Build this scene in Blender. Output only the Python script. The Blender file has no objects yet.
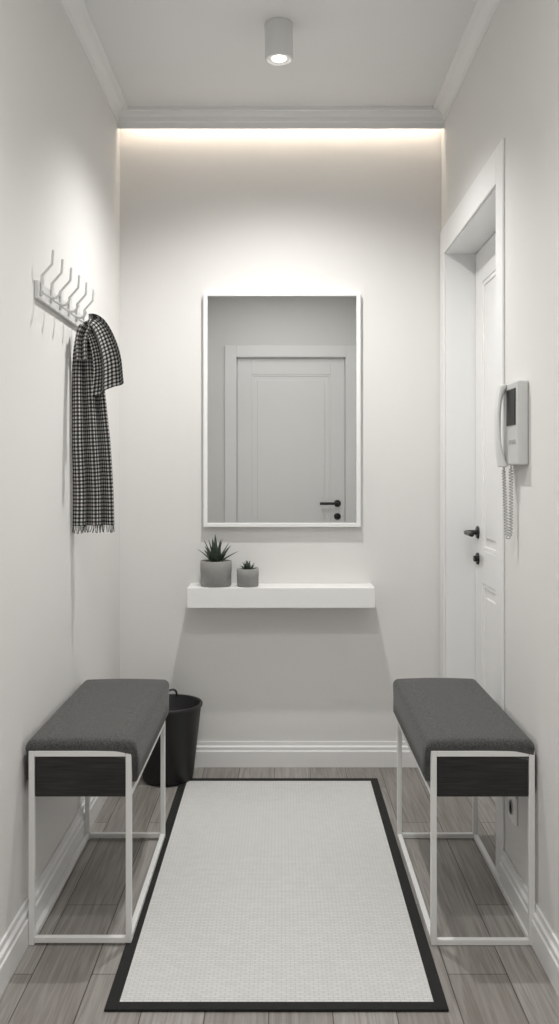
import bpy, bmesh, math, random
from mathutils import Vector, Matrix
random.seed(7)
C = bpy.context.scene.collection
CZ = 1.23
XL, XR, YB, YF, ZC = -0.675, 0.664, 3.75, -0.15, 2.71

# ---------------------------------------------------------------- materials
def new_mat(name, col=(0.8,0.8,0.8), rough=0.6, metal=0.0, bump=0.0, bscale=200.0, emit=None, estr=0.0, var=0.0, spec=0.5):
    m = bpy.data.materials.new(name); m.use_nodes = True
    nt = m.node_tree; b = nt.nodes['Principled BSDF']
    b.inputs['Base Color'].default_value = (*col, 1)
    b.inputs['Roughness'].default_value = rough
    b.inputs['Metallic'].default_value = metal
    b.inputs['Specular IOR Level'].default_value = spec
    tc = nt.nodes.new('ShaderNodeTexCoord')
    nz = nt.nodes.new('ShaderNodeTexNoise'); nz.inputs['Scale'].default_value = bscale
    nz.inputs['Detail'].default_value = 3
    nt.links.new(tc.outputs['Object'], nz.inputs['Vector'])
    if bump > 0:
        bp = nt.nodes.new('ShaderNodeBump'); bp.inputs['Strength'].default_value = bump
        bp.inputs['Distance'].default_value = 0.002
        nt.links.new(nz.outputs['Fac'], bp.inputs['Height'])
        nt.links.new(bp.outputs['Normal'], b.inputs['Normal'])
    if var > 0:
        cr = nt.nodes.new('ShaderNodeValToRGB')
        cr.color_ramp.elements[0].position = 0.3; cr.color_ramp.elements[1].position = 0.7
        cr.color_ramp.elements[0].color = (*[c*(1-var) for c in col], 1)
        cr.color_ramp.elements[1].color = (*[min(1, c*(1+var)) for c in col], 1)
        nt.links.new(nz.outputs['Fac'], cr.inputs['Fac'])
        nt.links.new(cr.outputs['Color'], b.inputs['Base Color'])
    if emit:
        b.inputs['Emission Color'].default_value = (*emit, 1)
        b.inputs['Emission Strength'].default_value = estr
    return m

M_wall = new_mat('wall_paint', (0.765,0.757,0.742), 0.8, bump=0.08, bscale=90, spec=0.3)
M_ceil = new_mat('ceiling_paint', (0.82,0.82,0.815), 0.8, bump=0.04, bscale=90)
M_trim = new_mat('trim_paint', (0.84,0.84,0.835), 0.45)
M_door = new_mat('door_lacquer', (0.84,0.84,0.835), 0.4)
M_white = new_mat('white_satin', (0.88,0.88,0.87), 0.4)
M_metal = new_mat('white_powder_coat', (0.83,0.83,0.82), 0.4)
M_rack = new_mat('pale_coated_metal', (0.62,0.62,0.61), 0.35)
M_black = new_mat('black_metal', (0.012,0.012,0.012), 0.35)
M_glass = new_mat('mirror_glass', (0.77,0.78,0.78), 0.01, metal=1.0)
M_concrete = new_mat('grey_concrete', (0.29,0.29,0.28), 0.8, bump=0.12, bscale=160, var=0.07)
M_soil = new_mat('soil', (0.03,0.025,0.02), 0.95, bump=1.0, bscale=150, var=0.5)
M_leaf = new_mat('succulent_green', (0.055,0.080,0.05), 0.5, var=0.4, bscale=60)
M_bucket = new_mat('charcoal_plastic', (0.014,0.014,0.015), 0.5, bump=0.15, bscale=200)
M_wood = new_mat('black_stained_wood', (0.016,0.0155,0.015), 0.45)
M_plastic = new_mat('intercom_plastic', (0.58,0.58,0.57), 0.35)
M_hand = new_mat('handset_plastic', (0.74,0.74,0.73), 0.35)
M_cord = new_mat('grey_cord', (0.40,0.40,0.39), 0.5)
M_screen = new_mat('dark_screen', (0.008,0.008,0.009), 0.3, spec=0.15)
M_rugb = new_mat('rug_border_black', (0.010,0.010,0.010), 0.85, bump=0.5, bscale=500)
M_lens = new_mat('lamp_lens', (1,1,1), 0.4, emit=(1,0.95,0.87), estr=5)
M_led = new_mat('led_strip', (1,1,1), 0.4, emit=(1,0.84,0.66), estr=0.4)
M_lamp = new_mat('lamp_white', (0.75,0.75,0.74), 0.5)
M_fringe = new_mat('fringe_yarn', (0.11,0.11,0.11), 0.9, var=0.8, bscale=400)

nt = M_wood.node_tree; b = nt.nodes['Principled BSDF']
tc = nt.nodes.new('ShaderNodeTexCoord'); mp = nt.nodes.new('ShaderNodeMapping'); mp.inputs['Scale'].default_value=(6,6,160)
nz = nt.nodes.new('ShaderNodeTexNoise'); nz.inputs['Scale'].default_value=1.5; nz.inputs['Detail'].default_value=5
cr = nt.nodes.new('ShaderNodeValToRGB'); cr.color_ramp.elements[0].position=0.35; cr.color_ramp.elements[1].position=0.7
cr.color_ramp.elements[0].color=(0.005,0.005,0.005,1); cr.color_ramp.elements[1].color=(0.032,0.031,0.030,1)
nt.links.new(tc.outputs['Object'], mp.inputs['Vector']); nt.links.new(mp.outputs['Vector'], nz.inputs['Vector'])
nt.links.new(nz.outputs['Fac'], cr.inputs['Fac']); nt.links.new(cr.outputs['Color'], b.inputs['Base Color'])

def fabric_mat():
    m = bpy.data.materials.new('grey_woven_fabric'); m.use_nodes=True
    nt=m.node_tree; b=nt.nodes['Principled BSDF']; b.inputs['Roughness'].default_value=0.95
    b.inputs['Specular IOR Level'].default_value=0.15
    b.inputs['Sheen Weight'].default_value=0.12
    tc=nt.nodes.new('ShaderNodeTexCoord')
    n1=nt.nodes.new('ShaderNodeTexNoise'); n1.inputs['Scale'].default_value=480; n1.inputs['Detail'].default_value=2
    mp=nt.nodes.new('ShaderNodeMapping'); mp.inputs['Scale'].default_value=(0.8,0.35,0.8)
    nt.links.new(tc.outputs['Object'],mp.inputs['Vector']); nt.links.new(mp.outputs['Vector'],n1.inputs['Vector'])
    cr=nt.nodes.new('ShaderNodeValToRGB'); cr.color_ramp.elements[0].position=0.3; cr.color_ramp.elements[1].position=0.7
    cr.color_ramp.elements[0].color=(0.042,0.042,0.042,1); cr.color_ramp.elements[1].color=(0.126,0.126,0.124,1)
    nt.links.new(n1.outputs['Fac'],cr.inputs['Fac']); nt.links.new(cr.outputs['Color'],b.inputs['Base Color'])
    bp=nt.nodes.new('ShaderNodeBump'); bp.inputs['Strength'].default_value=0.15; bp.inputs['Distance'].default_value=0.0006
    nt.links.new(n1.outputs['Fac'],bp.inputs['Height']); nt.links.new(bp.outputs['Normal'],b.inputs['Normal'])
    return m
M_fabric = fabric_mat()

def floor_mat():
    m=bpy.data.materials.new('oak_planks'); m.use_nodes=True
    nt=m.node_tree; b=nt.nodes['Principled BSDF']; b.inputs['Roughness'].default_value=0.45
    tc=nt.nodes.new('ShaderNodeTexCoord')
    mp=nt.nodes.new('ShaderNodeMapping'); mp.inputs['Rotation'].default_value=(0,0,math.radians(90)); mp.inputs['Location'].default_value=(0.3,0.03,0)
    nt.links.new(tc.outputs['Object'],mp.inputs['Vector'])
    br=nt.nodes.new('ShaderNodeTexBrick'); br.offset=0.37; br.inputs['Scale'].default_value=1
    br.inputs['Brick Width'].default_value=0.95; br.inputs['Row Height'].default_value=0.145
    br.inputs['Mortar Size'].default_value=0.0015; br.inputs['Mortar Smooth'].default_value=0.3; br.inputs['Bias'].default_value=0
    br.inputs['Color1'].default_value=(0.30,0.280,0.258,1); br.inputs['Color2'].default_value=(0.42,0.400,0.376,1)
    br.inputs['Mortar'].default_value=(0.085,0.074,0.064,1)
    nt.links.new(mp.outputs['Vector'],br.inputs['Vector'])
    m2=nt.nodes.new('ShaderNodeMapping'); m2.inputs['Scale'].default_value=(60,2.4,60)
    nt.links.new(tc.outputs['Object'],m2.inputs['Vector'])
    nz=nt.nodes.new('ShaderNodeTexNoise'); nz.inputs['Scale'].default_value=1.6; nz.inputs['Detail'].default_value=8; nz.inputs['Distortion'].default_value=0.9
    nt.links.new(m2.outputs['Vector'],nz.inputs['Vector'])
    cr=nt.nodes.new('ShaderNodeValToRGB'); cr.color_ramp.elements[0].position=0.34; cr.color_ramp.elements[1].position=0.64
    cr.color_ramp.elements[0].color=(0.64,0.62,0.60,1); cr.color_ramp.elements[1].color=(1.0,1.0,1.0,1)
    nt.links.new(nz.outputs['Fac'],cr.inputs['Fac'])
    mx=nt.nodes.new('ShaderNodeMix'); mx.data_type='RGBA'; mx.blend_type='MULTIPLY'; mx.inputs[0].default_value=1
    nt.links.new(br.outputs['Color'],mx.inputs[6]); nt.links.new(cr.outputs['Color'],mx.inputs[7])
    nt.links.new(mx.outputs[2],b.inputs['Base Color'])
    bp=nt.nodes.new('ShaderNodeBump'); bp.inputs['Strength'].default_value=0.25; bp.inputs['Distance'].default_value=0.002; bp.invert=True
    nt.links.new(br.outputs['Fac'],bp.inputs['Height']); nt.links.new(bp.outputs['Normal'],b.inputs['Normal'])
    return m
M_floor=floor_mat()

def rug_mat():
    m=bpy.data.materials.new('rug_weave'); m.use_nodes=True
    nt=m.node_tree; b=nt.nodes['Principled BSDF']; b.inputs['Roughness'].default_value=0.95; b.inputs['Specular IOR Level'].default_value=0.1
    tc=nt.nodes.new('ShaderNodeTexCoord')
    br=nt.nodes.new('ShaderNodeTexBrick'); br.offset=0.5; br.inputs['Scale'].default_value=1
    br.inputs['Brick Width'].default_value=0.022; br.inputs['Row Height'].default_value=0.0085
    br.inputs['Mortar Size'].default_value=0.0011; br.inputs['Mortar Smooth'].default_value=1.0
    br.inputs['Color1'].default_value=(0.72,0.72,0.71,1); br.inputs['Color2'].default_value=(0.67,0.67,0.66,1); br.inputs['Mortar'].default_value=(0.46,0.46,0.455,1)
    nt.links.new(tc.outputs['Object'],br.inputs['Vector']); nt.links.new(br.outputs['Color'],b.inputs['Base Color'])
    bp=nt.nodes.new('ShaderNodeBump'); bp.inputs['Strength'].default_value=0.25; bp.inputs['Distance'].default_value=0.001; bp.invert=True
    nt.links.new(br.outputs['Fac'],bp.inputs['Height']); nt.links.new(bp.outputs['Normal'],b.inputs['Normal'])
    return m
M_rug=rug_mat()

def gingham_mat():
    m=bpy.data.materials.new('gingham_wool'); m.use_nodes=True
    nt=m.node_tree; b=nt.nodes['Principled BSDF']; b.inputs['Roughness'].default_value=0.95; b.inputs['Specular IOR Level'].default_value=0.1
    uv=nt.nodes.new('ShaderNodeUVMap'); uv.uv_map='UVMap'
    sp=nt.nodes.new('ShaderNodeSeparateXYZ'); nt.links.new(uv.outputs['UV'],sp.inputs[0])
    res=[]
    for ax in (0,1):
        a=nt.nodes.new('ShaderNodeMath'); a.operation='DIVIDE'; a.inputs[1].default_value=0.0122; nt.links.new(sp.outputs[ax],a.inputs[0])
        f=nt.nodes.new('ShaderNodeMath'); f.operation='FRACT'; nt.links.new(a.outputs[0],f.inputs[0])
        g=nt.nodes.new('ShaderNodeMath'); g.operation='GREATER_THAN'; g.inputs[1].default_value=0.5; nt.links.new(f.outputs[0],g.inputs[0])
        res.append(g)
    s=nt.nodes.new('ShaderNodeMath'); s.operation='ADD'; nt.links.new(res[0].outputs[0],s.inputs[0]); nt.links.new(res[1].outputs[0],s.inputs[1])
    h=nt.nodes.new('ShaderNodeMath'); h.operation='MULTIPLY'; h.inputs[1].default_value=0.5; nt.links.new(s.outputs[0],h.inputs[0])
    cr=nt.nodes.new('ShaderNodeValToRGB'); cr.color_ramp.interpolation='CONSTANT'
    cr.color_ramp.elements[0].color=(0.60,0.59,0.57,1); cr.color_ramp.elements[1].position=0.3; cr.color_ramp.elements[1].color=(0.13,0.13,0.127,1)
    e=cr.color_ramp.elements.new(0.8); e.color=(0.020,0.020,0.020,1)
    nt.links.new(h.outputs[0],cr.inputs['Fac']); nt.links.new(cr.outputs['Color'],b.inputs['Base Color'])
    return m
M_ging=gingham_mat()

# ---------------------------------------------------------------- helpers
def finish(bm, name, mat, parent=None, bevel=0.0, smooth=False, loc=None, seg=2, autos=False):
    bmesh.ops.recalc_face_normals(bm, faces=bm.faces)
    me=bpy.data.meshes.new(name); bm.to_mesh(me); bm.free()
    o=bpy.data.objects.new(name, me); C.objects.link(o)
    me.materials.append(mat)
    if smooth:
        for p in me.polygons: p.use_smooth=True
    if loc is not None: o.location=loc
    if parent: o.parent=parent
    if bevel>0:
        md=o.modifiers.new('bevel','BEVEL'); md.width=bevel; md.segments=seg; md.limit_method='ANGLE'; md.angle_limit=math.radians(40)
    return o
def box(bm,x0,x1,y0,y1,z0,z1):
    vs=[bm.verts.new((x,y,z)) for x in (x0,x1) for y in (y0,y1) for z in (z0,z1)]
    for f in ((0,1,3,2),(4,6,7,5),(0,4,5,1),(2,3,7,6),(0,2,6,4),(1,5,7,3)):
        bm.faces.new([vs[i] for i in f])
def lathe(bm,prof,seg=48,cx=0,cy=0,cz=0):
    rings=[]
    for r,z in prof:
        if r<1e-6: rings.append([bm.verts.new((cx,cy,cz+z))])
        else: rings.append([bm.verts.new((cx+r*math.cos(2*math.pi*i/seg),cy+r*math.sin(2*math.pi*i/seg),cz+z)) for i in range(seg)])
    for a,b in zip(rings[:-1],rings[1:]):
        for i in range(seg):
            j=(i+1)%seg
            if len(a)==1 and len(b)==1: continue
            if len(a)==1: bm.faces.new([a[0],b[i],b[j]])
            elif len(b)==1: bm.faces.new([a[i],a[j],b[0]])
            else: bm.faces.new([a[i],a[j],b[j],b[i]])
def tube(bm,pts,r,seg=8,r_end=None):
    pts=[Vector(p) for p in pts]; n=len(pts)
    T=[(pts[min(i+1,n-1)]-pts[max(i-1,0)]).normalized() for i in range(n)]
    up=Vector((0,0,1)) if abs(T[0].z)<0.9 else Vector((0,1,0))
    N=(up-T[0]*up.dot(T[0])).normalized(); prev=None
    for i in range(n):
        N=(N-T[i]*N.dot(T[i])).normalized(); B=T[i].cross(N)
        rr=r if r_end is None else r+(r_end-r)*i/(n-1)
        ring=[bm.verts.new(pts[i]+(N*math.cos(2*math.pi*k/seg)+B*math.sin(2*math.pi*k/seg))*rr) for k in range(seg)]
        if prev:
            for k in range(seg): bm.faces.new([prev[k],prev[(k+1)%seg],ring[(k+1)%seg],ring[k]])
        else: bm.faces.new(ring[::-1])
        prev=ring
    bm.faces.new(prev)
def smooth_path(ctrl,n=8):
    P=[Vector(p) for p in ctrl]; P=[P[0]*2-P[1]]+P+[P[-1]*2-P[-2]]; out=[]
    for i in range(1,len(P)-2):
        for k in range(n):
            t=k/n; a,b,c,d=P[i-1],P[i],P[i+1],P[i+2]
            out.append(0.5*((2*b)+(c-a)*t+(2*a-5*b+4*c-d)*t*t+(3*b-a-3*c+d)*t**3))
    out.append(P[-2]); return out
def empty(name,loc,label,cat,rot=0):
    o=bpy.data.objects.new(name,None); o.empty_display_size=0.05; o.location=loc; o.rotation_euler=(0,0,rot); C.objects.link(o)
    if label: o['label']=label
    if cat: o['category']=cat
    return o
def struct(o,label,cat):
    o['kind']='structure'; o['label']=label; o['category']=cat; return o
def extrude(bm,prof,axis,a0,a1,origin,sign):
    ra=[];rb=[]
    for o_,z in prof:
        for t,l in ((a0,ra),(a1,rb)):
            p=(t,origin+sign*o_,z) if axis=='x' else (origin+sign*o_,t,z)
            l.append(bm.verts.new(p))
    n=len(prof)
    for i in range(n):
        j=(i+1)%n; bm.faces.new([ra[i],ra[j],rb[j],rb[i]])
    bm.faces.new(ra[::-1]); bm.faces.new(rb)

# ---------------------------------------------------------------- room shell
bm=bmesh.new(); box(bm,-0.85,0.92,YF-0.2,YB+0.15,-0.1,0)
struct(finish(bm,'floor',M_floor),'grey-brown wooden plank floor','floor')
bm=bmesh.new(); box(bm,-0.85,0.92,YF-0.2,YB+0.15,ZC,ZC+0.1)
struct(finish(bm,'ceiling',M_ceil),'plain white painted ceiling','ceiling')
bm=bmesh.new(); box(bm,XL-0.15,XL,YF-0.2,YB+0.15,0,ZC)
struct(finish(bm,'wall_left',M_wall),'off-white painted wall with coat rack','wall')
bm=bmesh.new(); box(bm,XL,XR,YB,YB+0.15,0,ZC)
struct(finish(bm,'wall_back',M_wall),'off-white painted end wall behind the mirror','wall')
bm=bmesh.new()
box(bm,XR,0.84,YF-0.2,2.75,0,ZC); box(bm,XR,0.84,3.67,YB+0.15,0,ZC); box(bm,XR,0.84,2.75,3.67,2.13,ZC); box(bm,0.84,0.90,YF-0.2,YB+0.15,0,ZC)
struct(finish(bm,'wall_right',M_wall),'off-white painted wall with a doorway','wall')
bm=bmesh.new()
box(bm,XL,-0.403,YF-0.08,YF,0,ZC); box(bm,0.556,XR,YF-0.08,YF,0,ZC); box(bm,-0.403,0.556,YF-0.08,YF,2.21,ZC); box(bm,XL,XR,YF-0.14,YF-0.08,0,ZC)
struct(finish(bm,'wall_front',M_wall),'off-white painted wall around entrance door','wall')

BP=[(0,0),(0.018,0),(0.018,0.066),(0.014,0.070),(0.014,0.083),(0.008,0.089),(0.007,0.104),(0,0.104)]
def baseboard(name,axis,a0,a1,origin,sign):
    bm=bmesh.new(); extrude(bm,BP,axis,a0,a1,origin,sign)
    struct(finish(bm,name,M_trim,bevel=0.001),'white moulded skirting board','baseboard')
baseboard('baseboard_left','y',YF,YB,XL,1)
baseboard('baseboard_back','x',XL+0.018,XR,YB,-1)
baseboard('baseboard_right','y',YF,2.675,XR,-1)
cp=[(0,2.656),(0.005,2.656),(0.007,2.662)]
for k in range(1,9):
    a=math.pi/2*k/9; cp.append((0.007+0.036*(1-math.cos(a)),2.664+0.036*math.sin(a)))
cp+=[(0.045,2.702),(0.050,2.704),(0.050,ZC),(0,ZC)]
def crown(name,axis,a0,a1,origin,sign,prof,label):
    bm=bmesh.new(); extrude(bm,prof,axis,a0,a1,origin,sign)
    struct(finish(bm,name,M_trim),label,'crown moulding')
crown('trim_1','y',YF,3.69,XL,1,cp,'white crown moulding along the ceiling')
crown('trim_2','y',YF,3.69,XR,-1,cp,'white crown moulding along the ceiling')
bp_=[(0.060,2.633),(0.066,2.633),(0.068,2.655),(0.074,2.660),(0.076,2.676),(0.084,2.682),(0.090,2.694),(0.096,2.697),(0.096,ZC),(0.060,ZC)]
crown('trim_3','x',XL,XR,YB,-1,bp_,'white cove moulding hiding a light strip')

# ---------------------------------------------------------------- doors
def make_door(name,loc,rot,w,h,recess,p,cw,hz,label,mid,hs=1.0,dz=0.105,ct=None):
    root=empty(name,loc,None,None,rot); struct(root,label,'door')
    ct=ct or cw
    g=0.003
    bm=bmesh.new(); box(bm,g,w-g,0.008,0.04,0.006,h-g)
    st=0.125
    def fr(a,b,c,d): box(bm,a,b,0,0.010,c,d)
    fr(g,st,0.006,h-g); fr(w-st,w-g,0.006,h-g)
    fr(st,w-st,0.006,0.16); fr(st,w-st,h-0.14,h-g); fr(st,w-st,mid,mid+0.13)
    for z0,z1 in ((0.16,mid),(mid+0.13,h-0.14)):
        m=0.016
        for (a,b,c,d) in ((st,st+m,z0,z1),(w-st-m,w-st,z0,z1),(st+m,w-st-m,z0,z0+m),(st+m,w-st-m,z1-m,z1)):
            box(bm,a,b,0.003,0.010,c,d)
        box(bm,st+0.05,w-st-0.05,0.003,0.010,z0+0.05,z1-0.05)
    finish(bm,'door_leaf',M_door,root,bevel=0.002)
    bm=bmesh.new()
    box(bm,-0.02,0,-recess,0.045,0,h+0.02); box(bm,w,w+0.02,-recess,0.045,0,h+0.02); box(bm,0,w,-recess,0.045,h,h+0.02)
    finish(bm,'door_frame',M_door,root,bevel=0.001)
    bm=bmesh.new(); y1=-recess; y0=-recess-p
    e=0.003
    def cas(a,b,c,d): box(bm,a,b,y0,y1,c,d)
    cas(-cw,e*-1,0,h+ct); cas(w+e,w+cw,0,h+ct); cas(-e,w+e,h+e,h+ct)
    finish(bm,'door_casing',M_trim,root,bevel=0.003,seg=3)
    hx=0.055*hs
    bm=bmesh.new()
    lathe(bm,[(0,-0.0),(0.025,0),(0.025,0.006),(0.022,0.008),(0.0,0.008)],24)
    bmesh.ops.rotate(bm,verts=bm.verts,cent=(0,0,0),matrix=Matrix.Rotation(math.radians(90),3,'X'))
    tube(bm,smooth_path([(0,-0.004,0),(0,-0.035,0),(0.004,-0.048,0),(0.02,-0.052,0),(0.07,-0.052,0),(0.125,-0.052,0)],6),0.0095,12)
    bmesh.ops.scale(bm,vec=(hs,1,hs),verts=bm.verts)
    o=finish(bm,'door_handle',M_black,root,smooth=True,loc=(hx,0,hz)); o['label']='black lever handle'
    bm=bmesh.new()
    lathe(bm,[(0,0),(0.024,0),(0.024,0.006),(0.021,0.008),(0.012,0.008),(0.012,0.018),(0.0,0.018)],24)
    bmesh.ops.rotate(bm,verts=bm.verts,cent=(0,0,0),matrix=Matrix.Rotation(math.radians(90),3,'X'))
    bmesh.ops.scale(bm,vec=(hs,1,hs),verts=bm.verts)
    o=finish(bm,'lock_knob',M_black,root,smooth=False,loc=(hx,0,hz-dz)); o['label']='round black lock rosette'
    return root
make_door('door_1',(0.784,3.65,0),math.radians(-90),0.88,2.11,0.12,0.008,0.09,0.985,'white panelled interior door with black lever handle',0.79,ct=0.112)
make_door('door_2',(0.536,YF-0.03,0),math.radians(180),0.919,2.19,0.03,0.018,0.10,0.955,'white panelled entrance door with black handle',0.60,1.2,0.11)

# ---------------------------------------------------------------- mirror
mz0,mz1,mx=0.999,1.97,0.3245
root=empty('wall_mirror',(0,YB,mz0),'rectangular wall mirror in thin white frame above the shelf','mirror')
bm=bmesh.new(); fw=0.016; H=mz1-mz0
for a,b,c,d in ((-mx,-mx+fw,0,H),(mx-fw,mx,0,H),(-mx+fw,mx-fw,0,fw),(-mx+fw,mx-fw,H-fw,H)): box(bm,a,b,-0.032,-0.001,c,d)
finish(bm,'mirror_frame',M_white,root,bevel=0.001)
bm=bmesh.new(); box(bm,-mx+fw,mx-fw,-0.020,-0.001,fw,H-fw)
o=finish(bm,'mirror_glass',M_glass,root); o['label']='silvered reflective glass'

# ---------------------------------------------------------------- shelf
bm=bmesh.new(); box(bm,-0.376,0.376,-0.15,-0.0005,0,0.08)
o=finish(bm,'floating_shelf',M_white,bevel=0.0015,loc=(-0.004,YB,0.682)); o['label']='thick white floating shelf under the mirror'; o['category']='shelf'
ST=0.762

# ---------------------------------------------------------------- succulents
def leaf(bm,base,az,length,tilt0,tilt1,w,th):
    n=9; prev=None; p=Vector(base); rings=[]
    for i in range(n+1):
        t=i/n; tilt=tilt0+(tilt1-tilt0)*t
        d=Vector((math.cos(az)*math.sin(tilt),math.sin(az)*math.sin(tilt),math.cos(tilt)))
        side=Vector((-math.sin(az),math.cos(az),0)); nn=side.cross(d)
        ww=w*(0.75+0.35*math.sin(math.pi*min(1,t*1.6)) )*(1-t)**0.75+0.0006
        tt=th*(1-t)**0.8+0.0004
        rings.append([bm.verts.new(p+side*ww), bm.verts.new(p-nn*tt*0.9), bm.verts.new(p-side*ww), bm.verts.new(p+nn*tt*0.15)])
        p=p+d*(length/n)
    for a,b in zip(rings[:-1],rings[1:]):
        for k in range(4): bm.faces.new([a[k],a[(k+1)%4],b[(k+1)%4],b[k]])
    bm.faces.new(rings[0]); bm.faces.new(rings[-1])
def plant(x,y,r,h,nl,ll,lw,label,spread):
    root=empty('potted_succulent',(x,y,ST),label,'potted plant')
    bm=bmesh.new()
    lathe(bm,[(0,0.0005),(r*0.90,0.0005),(r*0.97,0.004),(r*0.985,h*0.55),(r*1.0,h*0.60),(r,h*0.985),(r-0.002,h),(r-0.008,h),(r-0.010,h-0.003),(r-0.010,h*0.78),(0,h*0.78)],48)
    finish(bm,'pot',M_concrete,root,smooth=True,bevel=0)
    bm=bmesh.new(); lathe(bm,[(0,h*0.785),(r-0.0105,h*0.785),(r-0.0105,h*0.86),(r*0.5,h*0.9),(0,h*0.91)],32)
    finish(bm,'soil',M_soil,root,smooth=True)
    bm=bmesh.new()
    for i in range(nl):
        t=i/nl; az=i*2.399+random.uniform(-.2,.2)
        tl=spread*(1-t)+random.uniform(-.06,.06)
        leaf(bm,(math.cos(az)*r*0.22*(1-t),math.sin(az)*r*0.22*(1-t),h*0.88),az,ll*random.uniform(0.85,1.05)*(0.8+0.2*t),tl*0.75+0.08,tl*1.0+0.05,lw,lw*0.5)
    finish(bm,'leaves',M_leaf,root,smooth=True)
plant(-0.269,3.668,0.064,0.103,16,0.120,0.0175,'spiky green aloe in a larger grey concrete pot',1.12)
plant(-0.139,3.655,0.045,0.072,16,0.045,0.0110,'small green succulent in a little grey concrete pot',1.30)

# ---------------------------------------------------------------- ceiling lamp
LX,LY=-0.010,2.98; LZ=2.590
root=empty('ceiling_downlight',(LX,LY,LZ),'white cylindrical surface-mounted downlight, switched on','ceiling lamp')
bm=bmesh.new(); R=0.0465; Hh=ZC-LZ-0.0005
lathe(bm,[(0,Hh),(R,Hh),(R,0.002),(R-0.002,0),(R-0.007,0),(R-0.009,0.003),(R-0.012,0.006),(0,0.006)],48)
finish(bm,'lamp_housing',M_lamp,root,bevel=0.0005,smooth=True)
md=root.children[0].modifiers.new('es','EDGE_SPLIT'); md.split_angle=math.radians(35)
bm=bmesh.new(); lathe(bm,[(0,0.0055),(0.024,0.0055),(0.023,0.003),(0.014,0.001),(0,0.0005)],32)
o=finish(bm,'lamp_lens',M_lens,root,smooth=True); o['label']='glowing round lens'
bm=bmesh.new(); box(bm,XL+0.01,XR-0.01,YB-0.058,YB-0.050,2.695,ZC-0.0005)
o=finish(bm,'light_strip',M_led); o['label']='warm light strip hidden behind the ceiling moulding'; o['category']='light strip'

# ---------------------------------------------------------------- coat rack
root=empty('coat_rack',(XL,2.45,1.68),'pale wall-mounted coat rack with six bent hooks','coat rack')
bm=bmesh.new(); box(bm,0.0005,0.012,0,0.58,0.020,0.070)
finish(bm,'rail',M_rack,root,bevel=0.002)
for i in range(6):
    bm=bmesh.new()
    tube(bm,smooth_path([(0.014,0,0.030),(0.015,0,0.055),(0.016,0,0.082),(0.0175,0,0.088),(0.042,0,0.116),(0.044,0,0.121),(0.047,0,0.156)],6),0.0036,8)
    tube(bm,smooth_path([(0.014,0,0.050),(0.028,0,0.034),(0.050,0,0.025),(0.062,0,0.031),(0.068,0,0.046)],6),0.0036,8)
    finish(bm,'hook',M_rack,root,smooth=True,loc=(0,0.02+0.106*i,0))

# ---------------------------------------------------------------- scarf
def cloth(name,root,path,wfun,dirv,foldamp,nf,phase,nu=80,thick=0.004,uoff=0.0,slant=0.0):
    P=smooth_path(path,12); n=len(P); bm=bmesh.new(); uvl=bm.loops.layers.uv.new('UVMap')
    d0=Vector(dirv).normalized()
    G=[]; Ls=[0]
    for j in range(n):
        if j: Ls.append(Ls[-1]+(P[j]-P[j-1]).length)
        t=j/(n-1); w=wfun(t); row=[]
        T=(P[min(j+1,n-1)]-P[max(j-1,0)]).normalized()
        d=(d0-T*d0.dot(T)).normalized(); perp=T.cross(d)
        for i in range(nu):
            u=-1+2*i/(nu-1)
            a=foldamp*(0.55+0.45*t)
            s1=math.sin(u*math.pi*nf+phase)
            off=a*s1+0.35*a*math.sin(u*math.pi*nf*1.9+phase*2+t)
            pos=P[j]+d*(u*w/2)+perp*off
            pos.z+=slant*t*(u+1)/2
            pos.x=max(pos.x,XL+0.005)
            row.append(pos)
        G.append(row)
    jr=int(n*0.75); U=[0]
    for i in range(1,nu): U.append(U[-1]+(G[jr][i]-G[jr][i-1]).length)
    V=[[bm.verts.new(p) for p in row] for row in G]
    for j in range(n-1):
        for i in range(nu-1):
            q=((j,i),(j,i+1),(j+1,i+1),(j+1,i))
            f=bm.faces.new([V[a][b] for a,b in q])
            for lp,(a,b) in zip(f.loops,q): lp[uvl].uv=(U[b]+uoff,Ls[a])
    ends=[Vector(p) for p in G[-1]]
    me=bpy.data.meshes.new(name); bm.to_mesh(me); bm.free()
    o=bpy.data.objects.new(name,me); C.objects.link(o); me.materials.append(M_ging)
    for p in me.polygons: p.use_smooth=True
    md=o.modifiers.new('s','SOLIDIFY'); md.thickness=thick; md.offset=0
    o.parent=root
    o.matrix_parent_inverse=root.matrix_world.inverted()
    return o,ends
root=empty('scarf',(-0.62,2.90,1.037),'black and white gingham wool scarf draped over a coat hook','scarf')
bpy.context.view_layer.update()
o1,e1=cloth('scarf_body',root,[(-0.618,2.865,1.695),(-0.622,2.875,1.66),(-0.624,2.885,1.55),(-0.616,2.89,1.35),(-0.610,2.90,1.18),(-0.609,2.90,1.055)],lambda t:0.045+0.060*min(1,t*1.6)+0.027*t,(0.105,0.045,0),0.016,2.6,0.4)
o2,e2=cloth('scarf_fold',root,[(-0.632,2.835,1.58),(-0.634,2.84,1.635),(-0.624,2.84,1.668),(-0.604,2.84,1.682),(-0.582,2.835,1.660),(-0.562,2.83,1.61),(-0.548,2.825,1.545),(-0.547,2.825,1.462)],lambda t:0.038+0.062*t*t,(0.08,-0.01,0.008),0.015,1.6,1.2,uoff=0.003,slant=0.045)
bm=bmesh.new()
for i,e in enumerate(e1[::2]):
    tube(bm,[e+Vector((0,0,0.002)),e+Vector((random.uniform(-.002,.002),0,-0.011)),e+Vector((random.uniform(-.005,.005),0,-0.022-random.uniform(0,.004)))],0.0012,5)
o=finish(bm,'fringe',M_fringe); o.parent=root; o.matrix_parent_inverse=root.matrix_world.inverted(); o['kind']='stuff'

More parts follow.
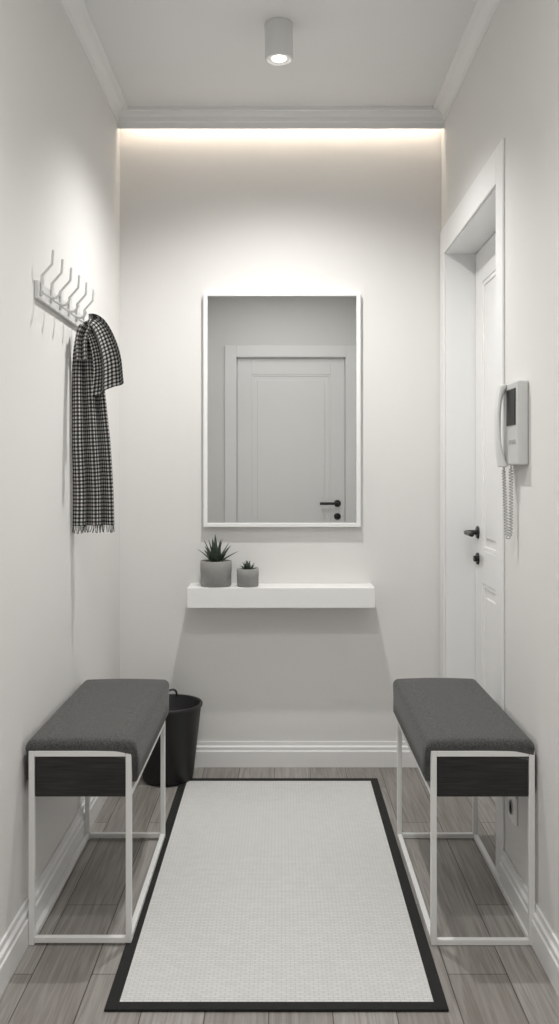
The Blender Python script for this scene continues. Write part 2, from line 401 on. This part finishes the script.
# ---------------------------------------------------------------- intercom
ix=XR; iy0,iy1=2.42,2.52; iz=1.246
root=empty('intercom',(ix,iy0,iz),'light grey wall-mounted video intercom with handset and coiled cord','intercom')
bm=bmesh.new(); box(bm,-0.030,-0.0005,0,0.170,0,0.229)
finish(bm,'intercom_body',M_plastic,root,bevel=0.005,seg=3)
bm=bmesh.new(); box(bm,-0.0325,-0.028,0.022,0.114,0.110,0.210)
o=finish(bm,'screen',M_screen,root,bevel=0.001); o['label']='small black display screen'
for k in range(3):
    bm=bmesh.new(); box(bm,-0.0325,-0.028,0.025+k*0.023,0.041+k*0.023,0.06,0.07)
    finish(bm,'button',M_cord,root,bevel=0.001)
bm=bmesh.new()
hp=smooth_path([(-0.040,0.140,-0.005),(-0.046,0.140,0.03),(-0.050,0.140,0.07),(-0.051,0.140,0.115),(-0.050,0.140,0.16),(-0.046,0.140,0.20),(-0.040,0.140,0.228)],5)
rows=[]
for i,pp in enumerate(hp):
    t=i/(len(hp)-1); e=abs(2*t-1); th=0.0065+0.006*e**3; hw=0.020+0.004*e**3
    ring=[]
    for k in range(16):
        a=2*math.pi*k/16; cx=math.copysign(abs(math.cos(a))**0.6,math.cos(a)); sy=math.copysign(abs(math.sin(a))**0.6,math.sin(a))
        ring.append(bm.verts.new((pp.x+cx*th+ (0.004*e**3),pp.y+sy*hw,pp.z)))
    rows.append(ring)
for a,b in zip(rows[:-1],rows[1:]):
    for k in range(16): bm.faces.new([a[k],a[(k+1)%16],b[(k+1)%16],b[k]])
bm.faces.new(rows[0]); bm.faces.new(rows[-1])
o=finish(bm,'handset',M_hand,root,bevel=0.003,smooth=True); o['label']='slim curved white handset'
base=smooth_path([(-0.034,0.140,-0.002),(-0.032,0.138,-0.06),(-0.029,0.134,-0.14),(-0.027,0.131,-0.190),(-0.023,0.126,-0.203),(-0.019,0.121,-0.185),(-0.018,0.119,-0.10),(-0.018,0.119,0.001)],30)
bm=bmesh.new(); pts=[]; n=len(base)
tot=sum((base[i+1]-base[i]).length for i in range(n-1)); turns=int(tot/0.0082); m=turns*10
cum=[0]
for i in range(n-1): cum.append(cum[-1]+(base[i+1]-base[i]).length)
def at(s):
    for i in range(n-1):
        if cum[i+1]>=s:
            f=(s-cum[i])/(cum[i+1]-cum[i]+1e-9); return base[i].lerp(base[i+1],f),(base[i+1]-base[i]).normalized()
    return base[-1],(base[-1]-base[-2]).normalized()
for q in range(m+1):
    s=tot*q/m; p,T=at(s); N=Vector((1,0.02,0)); N=(N-T*N.dot(T)).normalized(); B=T.cross(N); a=2*math.pi*q/10
    rr=0.0052*min(1,q/20,(m-q)/20)
    pts.append(p+N*math.cos(a)*rr+B*math.sin(a)*rr)
tube(bm,pts,0.0013,5)
finish(bm,'coiled_cord',M_cord,root,smooth=True)

# outlet
root=empty('wall_outlet',(XR,2.57,0.27),'white square power socket low on the wall','outlet')
bm=bmesh.new(); box(bm,-0.009,-0.0005,-0.04,0.04,-0.04,0.04)
finish(bm,'outlet_plate',M_white,root,bevel=0.003,seg=3)
bm=bmesh.new(); lathe(bm,[(0.021,0),(0.021,0.004),(0.018,0.004),(0.018,0.0005),(0,0.0005)],24)
bmesh.ops.rotate(bm,verts=bm.verts,cent=(0,0,0),matrix=Matrix.Rotation(math.radians(-90),3,'Y'))
finish(bm,'socket',M_plastic,root,loc=(-0.0085,0,0))

# ---------------------------------------------------------------- rug
bm=bmesh.new(); rx0,rx1,ry0,ry1=-0.4045,0.3795,2.045,3.585; bw=0.030
root=empty('rug',((rx0+rx1)/2,(ry0+ry1)/2,0),'pale woven runner rug with narrow black border','rug')
hx,hy=(rx1-rx0)/2,(ry1-ry0)/2
bm=bmesh.new(); box(bm,-hx+bw,hx-bw,-hy+bw,hy-bw,0.0005,0.006); finish(bm,'rug_field',M_rug,root)
bm=bmesh.new()
for a,b,c,d in ((-hx,-hx+bw,-hy,hy),(hx-bw,hx,-hy,hy),(-hx+bw,hx-bw,-hy,-hy+bw),(-hx+bw,hx-bw,hy-bw,hy)): box(bm,a,b,c,d,0.0005,0.007)
o=finish(bm,'rug_border',M_rugb,root,bevel=0.0015); o['label']='black woven edging'

# ---------------------------------------------------------------- benches
def make_bench(xa_,xb_,y0,L,label,eo_l,eo_r,onrug=False):
    cx=(xa_+xb_)/2; W=xb_-xa_
    root=empty('bench',(cx,y0,0),label,'bench')
    t=0.015; w=W/2; zt=0.505; zm=0.385
    zb=0.0075 if onrug else 0.001      # inner feet stand on the rug edge
    for sx in (-1,1):
        for (ya,yb) in ((0,t),(L-t,L)):
            xa,xb=(-w,-w+t) if sx<0 else (w-t,w)
            bm=bmesh.new(); box(bm,xa,xb,ya,yb,(zb if sx>0 else 0.001),zt); finish(bm,'leg',M_metal,root,bevel=0.0015)
    def rail(*a):
        bm=bmesh.new(); box(bm,*a); finish(bm,'frame_rail',M_metal,root,bevel=0.0015)
    for z in (zb,zt-t):
        for ya,yb in ((0,t),(L-t,L)): rail(-w+t,w-t,ya,yb,z,z+t)
    rail(-w+t,w-t,L-t,L,zm,zm+t)
    for z in (zb,zm):
        for xa,xb in ((-w,-w+t),(w-t,w)): rail(xa,xb,t,L-t,z,z+t)
    bm=bmesh.new(); box(bm,-w+t+0.001,w-t-0.001,0.004,L-t-0.002,zm,zt-t-0.001)
    o=finish(bm,'bench_box',M_wood,root,bevel=0.002); o['label']='black stained wooden box panel'
    prof=[]
    xl=-w-eo_l; xr=w+eo_r; r=0.020; ztop=zt+0.029
    prof+= [(xl+0.004,zt-0.085),(xl,zt-0.078),(xl,zt-0.03)]
    for k in range(7):
        a=math.pi-(math.pi/2)*k/6; prof.append((xl+r+r*math.cos(a),ztop-r+r*math.sin(a)))
    for k in range(1,12):
        f=k/12; prof.append((xl+r+(xr-xl-2*r)*f, ztop+0.003*math.sin(math.pi*f)))
    for k in range(7):
        a=math.pi/2-(math.pi/2)*k/6; prof.append((xr-r+r*math.cos(a),ztop-r+r*math.sin(a)))
    prof+= [(xr,zt-0.03),(xr,zt-0.078),(xr-0.004,zt-0.085)]
    ys=[]; rf=0.014
    for k in range(7):
        ys.append((-0.004+rf*(1-math.cos(math.pi/2*k/6)), math.sin(math.pi/2*k/6)))
    ys=ys+[(-0.004+rf+(L+0.008-2*rf)*k/14,1) for k in range(1,14)]
    for k in range(7):
        ys.append((L+0.004-rf*(1-math.cos(math.pi/2*(6-k)/6)), math.sin(math.pi/2*(6-k)/6)))
    rows=[]; bm=bmesh.new()
    for yy,f in ys:
        row=[]
        for x,z in prof:
            zz=z
            if z>zt+0.001: zz=zt+0.003+(z-zt-0.003)*(0.35+0.65*f)
            row.append(bm.verts.new((x*(0.985+0.015*f),yy,zz)))
        rows.append(row)
    for a,b in zip(rows[:-1],rows[1:]):
        for k in range(len(prof)-1): bm.faces.new([a[k],a[k+1],b[k+1],b[k]])
    for row in (rows[0],rows[-1]): bm.faces.new(row)
    for a,b in zip(rows[:-1],rows[1:]): bm.faces.new([a[0],b[0],b[-1],a[-1]])
    o=finish(bm,'cushion',M_fabric,root,smooth=True)
    for v in o.data.vertices:
        if v.co.z<zt-0.001:
            v.co.y=min(max(v.co.y,t+0.002),L-t-0.002)
    o['label']='dark grey woven fabric seat cushion'
    return root
make_bench(-0.6565,-0.3900,2.330,0.682,'grey upholstered bench on white frame under the coat rack',0.008,0.014,True)
make_bench(0.386,0.6550,2.330,0.695,'grey upholstered bench on white frame beside the door',0.014,0.0)

# ---------------------------------------------------------------- bucket
bx,by=-0.455,3.592
root=empty('bucket',(bx,by,0),'charcoal plastic waste bucket with a bail handle on the floor','bucket')
bm=bmesh.new(); h=0.30
lathe(bm,[(0,0.001),(0.096,0.001),(0.100,0.005),(0.132,h-0.016),(0.136,h-0.014),(0.138,h-0.004),(0.136,h),(0.130,h),(0.128,h-0.004),(0.097,0.010),(0,0.008)],64)
bmesh.ops.translate(bm,verts=bm.verts,vec=(0,0,0.0065))
finish(bm,'bucket_body',M_bucket,root,smooth=True)
bm=bmesh.new(); pts=[]
for k in range(33):
    a=math.pi*k/32; u=math.cos(a)*0.141; v=math.sin(a)
    pts.append((0.02*v-0.02+u*0.25, u*0.97, h-0.024+0.075*v))
tube(bm,pts,0.0045,8)
for s in (-1,1):
    tube(bm,[(s*0.141*0.25-0.02,s*0.141*0.97-0.010*s,h-0.024),(s*0.141*0.25-0.02,s*0.141*0.97+0.006*s,h-0.024)],0.009,12)
finish(bm,'bail_handle',M_black,root,smooth=True)

# ---------------------------------------------------------------- lights
def spot(loc,e,size,blend,col,r=0.02,rot=(0,0,0)):
    l=bpy.data.lights.new('spot_light','SPOT'); l.energy=e; l.spot_size=math.radians(size); l.spot_blend=blend; l.color=col; l.shadow_soft_size=r
    o=bpy.data.objects.new('spot_light',l); o.location=loc; o.rotation_euler=rot; C.objects.link(o); return o
def area(loc,e,sx,sy,col,rot=(0,0,0)):
    l=bpy.data.lights.new('area_light','AREA'); l.shape='RECTANGLE'; l.size=sx; l.size_y=sy; l.energy=e; l.color=col
    o=bpy.data.objects.new('area_light',l); o.location=loc; o.rotation_euler=rot; C.objects.link(o); return o
neu=(1,0.988,0.962)
# downlight aimed slightly at the end wall, as in the photograph where that wall is the brightest
spot((LX,LY,2.578),64,140,0.85,neu,0.022,(math.radians(7),0,0))
spot((LX,1.45,2.578),32,136,0.8,neu,0.03)
area((0,0.95,ZC-0.02),12,0.8,1.2,neu)  # added fill light under the ceiling, stands for no fixture, softens and brightens
area((0,YB-0.045,2.700),1.7,1.3,0.012,(1,0.85,0.69),(math.radians(-50),0,0))

w=bpy.data.worlds.new('world'); bpy.context.scene.world=w; w.use_nodes=True
w.node_tree.nodes['Background'].inputs[0].default_value=(0.8,0.8,0.8,1); w.node_tree.nodes['Background'].inputs[1].default_value=0.2

# ---------------------------------------------------------------- camera
cam=bpy.data.cameras.new('camera'); co=bpy.data.objects.new('camera',cam); C.objects.link(co)
co.location=(0,0,CZ); co.rotation_euler=(math.radians(90),0,0)
cam.sensor_width=36; cam.sensor_fit='AUTO'; cam.lens=900/1024*36
cam.shift_x=-2.5/1024; cam.shift_y=-41/1024; cam.clip_start=0.02
bpy.context.scene.camera=co
vs=bpy.context.scene.view_settings
vs.view_transform='Standard'; vs.look='None'; vs.exposure=0.03; vs.gamma=1.0
